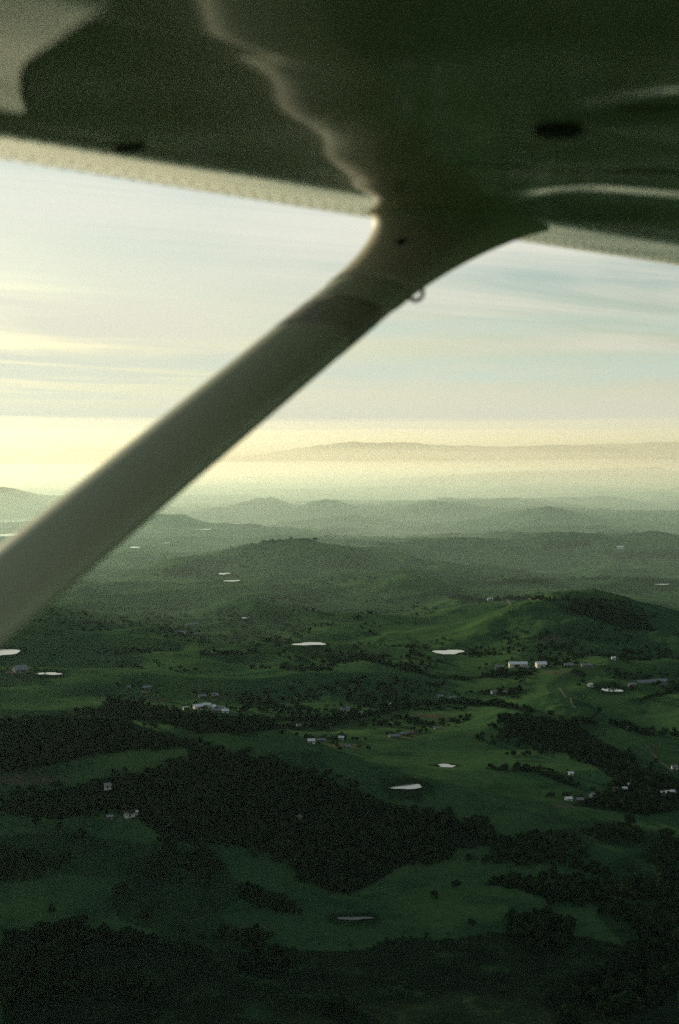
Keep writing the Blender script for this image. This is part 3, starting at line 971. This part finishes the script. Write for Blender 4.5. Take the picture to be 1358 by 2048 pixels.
# ------------------------------------------------------------------ the aeroplane
# local frame: X outboard along the wing, Y forward, Z up, measured from the eye
HEAD = R(43.5)
BASE = Vector((-0.55, 0.9, -1.55))
rotm = Matrix.Rotation(HEAD, 3, 'Z')
plane_o = empty('airplane', Vector((0, 0, EYE_Z)) + rotm @ BASE, HEAD)
tag(plane_o, 'high wing light aeroplane seen from its cabin, pale underside and wing strut', 'aeroplane')


def loc(v):
    return tuple(Vector(v) - BASE)


def paint(name, base, rough, coat, noise_amt, waves=0.0):
    m = bpy.data.materials.new(name)
    m.use_nodes = True
    t = NT(m.node_tree)
    out = t.n('ShaderNodeOutputMaterial')
    p = t.n('ShaderNodeBsdfPrincipled')
    t.link(p.outputs[0], out.inputs['Surface'])
    c = t.n('ShaderNodeTexCoord')
    ob = c.outputs['Object']
    n1 = t.noise(t.vmul(ob, (1.0, 3.0, 1.0)), 2.2, 5.0, 0.65)
    n2 = t.noise(ob, 40.0, 3.0, 0.6)
    k = 1 - noise_amt
    col = t.mix(t.ramp(n1, 0.35, 0.65), tuple(q * k for q in base), base)
    col = t.mix(t.ramp(n2, 0.62, 0.72, 0, noise_amt), col, tuple(q * 0.45 for q in base))
    t.link(col, p.inputs['Base Color'])
    t.link(t.ramp(n1, 0.3, 0.7, rough * 0.7, rough * 1.3), p.inputs['Roughness'])
    p.inputs['Coat Weight'].default_value = coat
    p.inputs['Coat Roughness'].default_value = 0.08
    return m


under = paint('wing_paint', (0.48, 0.44, 0.29), 0.32, 0.75, 0.18)
strut_m = paint('strut_paint', (0.50, 0.55, 0.41), 0.65, 0.0, 0.12)
cuff_m = paint('fairing_paint', (0.60, 0.58, 0.46), 0.75, 0.0, 0.12)
darkm = material('plain_black', (0.02, 0.02, 0.02), 0.6, 0.3, 0.2, 20.0)
reflector_m = paint('reflector_paint', (0.42, 0.42, 0.34), 0.45, 0.25, 0.15)
rivm = material('dull_rivet', (0.16, 0.16, 0.14), 0.5, 0.4, 0.2, 20.0)
steel = material('worn_steel', (0.012, 0.012, 0.012), 0.8, 0.05, 0.2, 20.0)

H = 0.371
# lower surface: slope in degrees against forward distance; washed out towards the tip
PROF = [(0.20, 0.0), (1.49, 0.0), (1.55, 6.3), (1.76, 6.9), (1.80, 11.0), (1.84, 18.0), (1.88, 34.0)]
ns = np.concatenate([np.linspace(0.20, 1.0, 30)[:-1], np.linspace(1.0, 1.88, 110)])
sl = np.interp(ns, [q[0] for q in PROF], [q[1] for q in PROF])
Z0 = np.concatenate([[0], np.cumsum(np.tan(np.radians(sl[1:])) * np.diff(ns))])


def washout(u):
    return float(np.interp(u, [0.9, 1.8, 2.7, 4.0], [1.02, 0.77, 0.60, 0.5]))


TROUGHS = [(1.64, 1.24, -0.35, 0.12, 0.066, 0.26), (1.24, 0.86, -0.80, 0.07, 0.088, 0.20)]


def low_z(u, n_):
    z = H + 0.009 * (u - 1) + washout(u) * float(np.interp(n_, ns, Z0))
    for (ua, nn0, dn, ln, slope, back) in TROUGHS:                # shallow pressed channels in the outboard skin
        if u > ua:
            k = float(sstep(ua, ua + 0.10, u))
            n0 = nn0 + dn * (u - ua)
            t1, t2 = np.clip((n_ - n0) / ln, 0, 1), np.clip((n_ - n0 - ln) / back, 0, 1)
            z += k * slope * ln * float(t1 * t1 * (3 - 2 * t1) - t2 * t2 * (3 - 2 * t2))
    z += 0.0022 * float(sstep(1.05, 1.02, n_)) * (u - 1.2)   # lap joint of two skins
    return z


zs = H + Z0
# round the nose and come back over the top
nose_n, nose_z = ns[-1], zs[-1]
top = []
for a in np.linspace(-50, 95, 14)[1:]:
    top.append((nose_n - 0.03 + 0.05 * math.cos(R(a)) , nose_z + 0.045 + 0.055 * math.sin(R(a))))
for f in np.linspace(0.02, 1, 24):
    n_ = top[13 - 1][0] * (1 - f) + 0.20 * f if len(top) >= 13 else 1.8
    top.append((n_, H + 0.02 + (nose_z + 0.09 - H) * (1 - f) + 0.16 * math.sin(math.pi * min(1, f * 0.9 + 0.12)) * (1 - f) ** 0.4))
sec = [(a, b) for a, b in zip(ns, zs)] + top
us = np.concatenate([np.concatenate([np.linspace(-0.6, 0.45, 30)[:-1], np.linspace(0.45, 1.0, 60)[:-1], np.linspace(1.0, 3.2, 130)]), np.linspace(3.2, 6.0, 20)[1:]])
V = []
for u in us:
    for j, (n_, z_) in enumerate(sec):
        if j < len(ns):
            # oil canning between the ribs and stringers
            flat = 0.8 if n_ < 1.44 else 0.12
            wv = 0.0011 * math.sin(u * 2 * math.pi / 0.37 + 0.6) * math.sin(n_ * 2 * math.pi / 0.42) * flat
            wv += 0.0012 * flat * (float(vnoise(np.array([u * 3.1]), np.array([n_ * 4.0]), 3)[0]) - 0.5)
            z_ = low_z(u, n_) + wv
        else:
            z_ = z_ + low_z(u, ns[-1]) - zs[-1] if u > 0.2 else z_
        V.append(loc((u, n_, z_)))
m = len(sec)
F = []
for i in range(len(us) - 1):
    for j in range(m):
        j2 = (j + 1) % m
        F.append((i * m + j, i * m + j2, (i + 1) * m + j2, (i + 1) * m + j))
F.append(tuple(range(m))[::-1]); F.append(tuple((len(us) - 1) * m + j for j in range(m)))
wing = mesh_np('wing', V, F, under, plane_o, smooth=True)


def strip(name, pts, wd, th, mat, parent):
    """thin raised bead lying under the skin, points in (u, n)"""
    V, F = [], []
    pts = np.array(pts)
    tt = np.linspace(0, len(pts) - 1, 14 * (len(pts) - 1) + 1)
    U = np.interp(tt, range(len(pts)), pts[:, 0]); N = np.interp(tt, range(len(pts)), pts[:, 1])
    dU, dN = np.gradient(U), np.gradient(N)
    L = np.hypot(dU, dN)
    for k in range(len(U)):
        a, b = -dN[k] / L[k], dU[k] / L[k]
        f = min(1, k / 3, (len(U) - 1 - k) / 3) * 0.9 + 0.1
        for q in range(7):
            an = math.pi * q / 6
            s = math.cos(an) * wd / 2
            n_ = N[k] + b * s
            V.append(loc((U[k] + a * s, n_, low_z(U[k] + a * s, n_) + 0.0012 - math.sin(an) * th * f)))
    for k in range(len(U) - 1):
        for q in range(6):
            F.append((k * 7 + q, k * 7 + q + 1, k * 7 + 8 + q, k * 7 + 7 + q))
    return mesh_np(name, V, F, mat, parent, smooth=True)


def rivet_row(u0, u1, n_, step, r, mat, parent):
    """one continuous beaded row of round heads"""
    V, F = [], []
    cnt = int((u1 - u0) / step)
    U = []
    for k in range(cnt):
        for f in (-0.45, -0.12, -0.08, 0.0, 0.08, 0.12):
            U.append((u0 + (k + f) * step, 1.0 if abs(f) < 0.05 else (0.75 if abs(f) < 0.1 else 0.12)))
    for u, kk in U:
        for q in range(5):
            an = math.pi * q / 4
            nn = n_ + math.cos(an) * r * (0.25 + 0.75 * kk)
            V.append(loc((u, nn, low_z(u, nn) + 0.0006 - math.sin(an) * r * 0.55 * kk)))
    for k in range(len(U) - 1):
        for q in range(4):
            F.append((k * 5 + q, k * 5 + q + 1, k * 5 + 6 + q, k * 5 + 5 + q))
    return mesh_np('rivet_row', V, F, mat, parent)


for nn in (1.53, 1.70, 1.765):
    rivet_row(0.5, 5.8, nn, 0.03, 0.0032, rivm, wing)


def disc(name, u, n_, ru, rn, th, mat, parent):
    V = [loc((u, n_, low_z(u, n_) - th))]
    F = []
    for ring, (k, d) in enumerate(((0.9, th), (1.0, -0.002))):
        for q in range(24):
            a = q * math.pi / 12
            nn = n_ + rn * k * math.sin(a)
            V.append(loc((u + ru * k * math.cos(a), nn, low_z(u, nn) - d)))
    for q in range(24):
        F.append((0, 1 + q, 1 + (q + 1) % 24))
        F.append((1 + q, 25 + q, 25 + (q + 1) % 24, 1 + (q + 1) % 24))
    return mesh_np(name, V, F, mat, parent)


def wing_at(px, py):
    """point (u, n) of the underside seen at a photo pixel"""
    for D in np.linspace(0.5, 6, 2200):
        x = (px - 679) / FPX * D
        u, n_ = x * math.cos(HEAD) + D * math.sin(HEAD), -x * math.sin(HEAD) + D * math.cos(HEAD)
        if (HORIZ - py) / FPX * D >= low_z(u, n_): break
    return u, n_


u, n_ = wing_at(1112, 266)
disc('fuel_vent', u, n_, 0.034, 0.030, 0.005, darkm, wing)
u, n_ = wing_at(262, 302)
print('vent', u, n_, [wing_at(*q) for q in ((130, 60), (50, 150), (50, 235), (5, 240))])
disc('stall_vent', u, n_, 0.015, 0.032, 0.003, darkm, wing)
strip('panel_seam', [wing_at(880, 330), wing_at(1100, 345), wing_at(1380, 352)], 0.012, 0.002, darkm, wing)
strip('panel_seam', [wing_at(1190, 225), wing_at(1400, 222)], 0.016, 0.003, darkm, wing)

# added wedge under the inboard skin, tilted to mirror a pale patch of horizon
RN = np.linspace(0.68, 1.385, 60)
RB = np.interp(RN, [0.68, 0.849, 0.896, 0.962, 1.035, 1.104, 1.197, 1.313, 1.385], [0.50, 0.556, 0.578, 0.604, 0.630, 0.662, 0.718, 0.790, 0.845])
RB = np.convolve(np.pad(RB, 5, 'edge'), np.ones(11) / 11, 'valid')
RS = np.interp(RN, [0.8, 1.0, 1.38], [0.145, 0.138, 0.108]) * sstep(0.70, 0.80, RN) * (1 - sstep(1.37, 1.385, RN))
RD = np.concatenate([np.cumsum((RS * (RN[1] - RN[0]))[::-1])[::-1]])
cu = np.linspace(0, 1, 26)
V = []
for lay in (0, 1):
    for n_, b_, d_ in zip(RN, RB, RD):
        for f in cu:
            u = 0.15 + (b_ - 0.15) * f
            z = H + 0.009 * (u - 1) - 0.003
            V.append(loc((u, n_, z - d_ + 0.0004 if lay else z - d_ - 0.0015)))   # thin sheet standing off at its edge
gi = np.arange(len(RN) * len(cu)).reshape(len(RN), len(cu))
q = np.stack([gi[:-1, :-1], gi[:-1, 1:], gi[1:, 1:], gi[1:, :-1]], -1).reshape(-1, 4)
rim = np.concatenate([gi[0, :], gi[1:, -1], gi[-1, -2::-1], gi[-2:0:-1, 0]])
off = gi.size
F = np.vstack([q[:, ::-1], q + off, np.stack([rim, np.roll(rim, -1), np.roll(rim, -1) + off, rim + off], -1)])
reflector_obj = mesh_np('reflector_sheet', V, F, reflector_m, wing, smooth=False)
reflector_obj.data.materials.append(darkm)
mi = np.zeros(len(reflector_obj.data.polygons), dtype=np.int32)
mi[len(q) * 2:] = 1                                   # edge blackened to hide its bright rim
reflector_obj.data.polygons.foreach_set('material_index', mi)

# strut: streamlined section swept up to a flared fairing at the wing
P0 = Vector((0.30, 1.55, -0.572)); P1 = Vector((1.856, 1.675, 0.392))
dv = (P1 - P0).normalized()
nv_ = Vector((0, 1, 0)); nv_ = (nv_ - dv * nv_.dot(dv)).normalized()
wv_ = dv.cross(nv_).normalized()
SEC = []
for q in range(40):
    a = q * 2 * math.pi / 40
    c_, s_ = math.cos(a), math.sin(a)
    SEC.append((0.5 * c_ - 0.08, 0.5 * s_ * (1.0 + 0.25 * c_)))      # rounder nose, thinner tail


def strut_ring(f):
    c0 = P0 + (P1 - P0) * f
    return [c0 + nv_ * (a * 0.178) + wv_ * (b * 0.078) for a, b in SEC]


def loft(name, rings, mat, parent, caps=True):
    V = [loc(p) for r in rings for p in r]
    k = len(rings[0])
    F = []
    for i in range(len(rings) - 1):
        for q in range(k):
            F.append((i * k + q, i * k + (q + 1) % k, (i + 1) * k + (q + 1) % k, (i + 1) * k + q))
    if caps:
        F.append(tuple(range(k))); F.append(tuple((len(rings) - 1) * k + q for q in range(k))[::-1])
    o = mesh_np(name, V, F, mat, parent, smooth=True)
    bm = bmesh.new(); bm.from_mesh(o.data); bmesh.ops.recalc_face_normals(bm, faces=bm.faces); bm.to_mesh(o.data); bm.free()
    return o


F1 = 0.845
strut = loft('strut', [strut_ring(f) for f in np.linspace(0, F1 + 0.02, 30)], strut_m, plane_o)
rings = []
CEN = Vector((1.835, 1.60, 0.397))
for f in np.linspace(0, 1, 26):
    e = f ** 2.2
    base = strut_ring(F1 + (1 - F1) * f)
    ring = []
    for (pnt, (a, b)) in zip(base, SEC):
        grow = 1.05
        c0 = P0 + (P1 - P0) * (F1 + (1 - F1) * f)
        pb = c0 + (pnt - c0) * grow
        tgt = Vector((CEN.x - b * 2 * 0.245, CEN.y + (a + 0.08) * 2 * 0.15, CEN.z))
        ring.append(pb.lerp(tgt, e))
    rings.append(ring)
fair = loft('strut_fairing', rings, cuff_m, strut)

shade_paint = paint('shade_paint', (0.36, 0.37, 0.30), 0.6, 0.0, 0.2)  # darker painted band standing in for the soft shadow on the strut
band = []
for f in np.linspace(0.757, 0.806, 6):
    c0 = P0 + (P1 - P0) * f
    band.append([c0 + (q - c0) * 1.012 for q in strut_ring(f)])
loft('shade_band', band, shade_paint, strut)
# tie-down ring and a screw on the fairing
def torus(name, cen, ax, R0, r0, mat, parent):
    q = Vector(ax).normalized().to_track_quat('Z', 'Y')
    V, F = [], []
    for i in range(28):
        a = i * 2 * math.pi / 28
        for j in range(8):
            b = j * math.pi / 4
            pnt = Vector(((R0 + r0 * math.cos(b)) * math.cos(a), (R0 + r0 * math.cos(b)) * math.sin(a), r0 * math.sin(b)))
            V.append(loc(Vector(cen) + q @ pnt))
    for i in range(28):
        for j in range(8):
            F.append((i * 8 + j, ((i + 1) % 28) * 8 + j, ((i + 1) % 28) * 8 + (j + 1) % 8, i * 8 + (j + 1) % 8))
    return mesh_np(name, V, F, mat, parent, smooth=True)


def eye_point(px, py, D):
    """aircraft-frame point at depth D seen at a photo pixel"""
    x = (px - 679) / FPX * D; z = (HORIZ - py) / FPX * D
    return Vector((x * math.cos(HEAD) + D * math.sin(HEAD), -x * math.sin(HEAD) + D * math.cos(HEAD), z))


from mathutils.bvhtree import BVHTree
bvh = BVHTree.FromPolygons([v.co for v in fair.data.vertices], [tuple(q.vertices) for q in fair.data.polygons])
dirn = eye_point(801, 487, 1.0).normalized()
hit, nor, _i, _d = bvh.ray_cast(-BASE, dirn)
if hit:
    if nor.dot(dirn) > 0: nor = -nor
    qq = nor.to_track_quat('Z', 'Y')
    V = [tuple(hit + nor * 0.0035)]
    F = []
    for rr_, hh_ in ((0.006, 0.003), (0.0095, -0.001)):
        for k in range(16):
            a = k * math.pi / 8
            V.append(tuple(hit + qq @ Vector((rr_ * math.cos(a), rr_ * math.sin(a), hh_))))
    for k in range(16):
        F.append((0, 1 + k, 1 + (k + 1) % 16)); F.append((1 + k, 17 + k, 17 + (k + 1) % 16, 1 + (k + 1) % 16))
    mesh_np('screw', V, F, darkm, strut)
torus('tie_down_ring', eye_point(830, 588, 2.30), (0.55, 0.75, 0.15), 0.0122, 0.0034, steel, strut)

# ------------------------------------------------------------------ fog lying in the far valleys, and the air
def closed_sheet(name, xs, ys, top_f, bot_f):
    X, Y = np.meshgrid(xs, ys)
    zt, zb = top_f(X, Y), bot_f(X, Y)
    a, b = X.shape
    V = np.vstack([np.column_stack([X.ravel(), Y.ravel(), zt.ravel()]), np.column_stack([X.ravel(), Y.ravel(), zb.ravel()])])
    idx = np.arange(a * b).reshape(a, b)
    q = np.stack([idx[:-1, :-1], idx[:-1, 1:], idx[1:, 1:], idx[1:, :-1]], -1).reshape(-1, 4)
    lo = (q + a * b)[:, ::-1]
    rim = np.concatenate([idx[0, :], idx[1:, -1], idx[-1, -2::-1], idx[-2:0:-1, 0]])
    r2 = np.roll(rim, -1)
    side = np.stack([rim, rim + a * b, r2 + a * b, r2], -1)
    return mesh_np(name, V, np.vstack([q, lo, side]), None)


def volume(name, dens, col, g):
    m = bpy.data.materials.new(name)
    m.use_nodes = True
    t = NT(m.node_tree)
    out = t.n('ShaderNodeOutputMaterial')
    p = t.n('ShaderNodeVolumePrincipled')
    p.inputs['Color'].default_value = (*col, 1)
    p.inputs['Density'].default_value = dens
    p.inputs['Anisotropy'].default_value = g
    t.link(p.outputs[0], out.inputs['Volume'])
    return m


def mist_layer(cap, k0, near, slope):
    """top of a mist layer whose depth grows with distance over the far plain"""
    def top(X, Y):
        D = np.hypot(X, Y)
        deep = np.clip((D - near) * slope, 0, 220) + np.clip(k0 * np.maximum(D - 6600, 0) ** 2, 0, 560)
        deep = np.minimum(deep, cap) * (1 - 0.72 * sstep(12500, 22000, D))
        wave = (sstep(5000, 9000, D) * 26 + sstep(10000, 13000, D) * 45) * fbm(X / 2500.0, Y / 2500.0, 3, 500 + int(cap))
        return -61.0 - cap * 0.002 + sstep(near - 500, near + 2200, D) * (61 + deep + wave) * (1 - sstep(19500, 21500, np.abs(X)))
    return top


for cap, k0, near, slope, col in ((290, 1.7e-4, 4300, 0.02, (1.0, 0.98, 0.83)), (190, 1.0e-4, 2000, 0.052, (0.74, 1.0, 0.90))):
    mist = closed_sheet('mist', np.linspace(-22000, 22000, 90), np.concatenate([np.linspace(1300, 9000, 60)[:-1], np.linspace(9000, 41000, 130)]), mist_layer(cap, k0, near, slope), lambda X, Y, c=cap: np.full(X.shape, -61.5 - c * 0.002))
    tag(mist, 'thin mist that deepens over the plain towards the horizon', 'mist', 'layers of mist over the plain', 'stuff')
    mist.data.materials.append(volume('mist_air', 1.3e-4, col, 0.47))


def far_layer(hmax, slope, seed):
    def top(X, Y):
        D = np.hypot(X, Y)
        wave = 1 + 0.25 * fbm(X / 6000.0, Y / 6000.0, 3, seed)
        return -62.0 - hmax * 1e-3 + sstep(9500, 11500, D) * (62 + hmax * (1 - np.exp(-np.maximum(D - 9500, 0) * slope / hmax)) * wave) * (1 - sstep(24500, 26500, np.abs(X)))
    return top


for hmax, slope, dens, seed in ((420, 0.05, 7.0e-5, 541), (700, 0.06, 8.0e-5, 542), (1000, 0.07, 6.0e-5, 543), (1450, 0.08, 2.8e-5, 544)):
    fa = closed_sheet('mist', np.linspace(-27000, 27000, 70), np.linspace(6000, 41000, 110), far_layer(hmax, slope, seed), lambda X, Y, h=hmax: np.full(X.shape, -63.0 - h * 1e-3))
    tag(fa, 'pale golden air banked up in front of the far mountains', 'mist', 'banks of golden air before the mountains', 'stuff')
    fa.data.materials.append(volume('far_air', dens, (1.0, 0.96, 0.80), 0.45))

zmin = float(GZ.min())
S = 43000.0
hz = box_part('haze', -S, S, -S, S, min(zmin - 1.0, -66.0), 2000.0, volume('haze_air', 5.0e-6, (0.70, 1.0, 0.95), 0.5), None)
tag(hz, 'pale air haze over the whole valley', 'haze', kind='stuff')
print('GROUND z', GZ.min(), GZ.max())
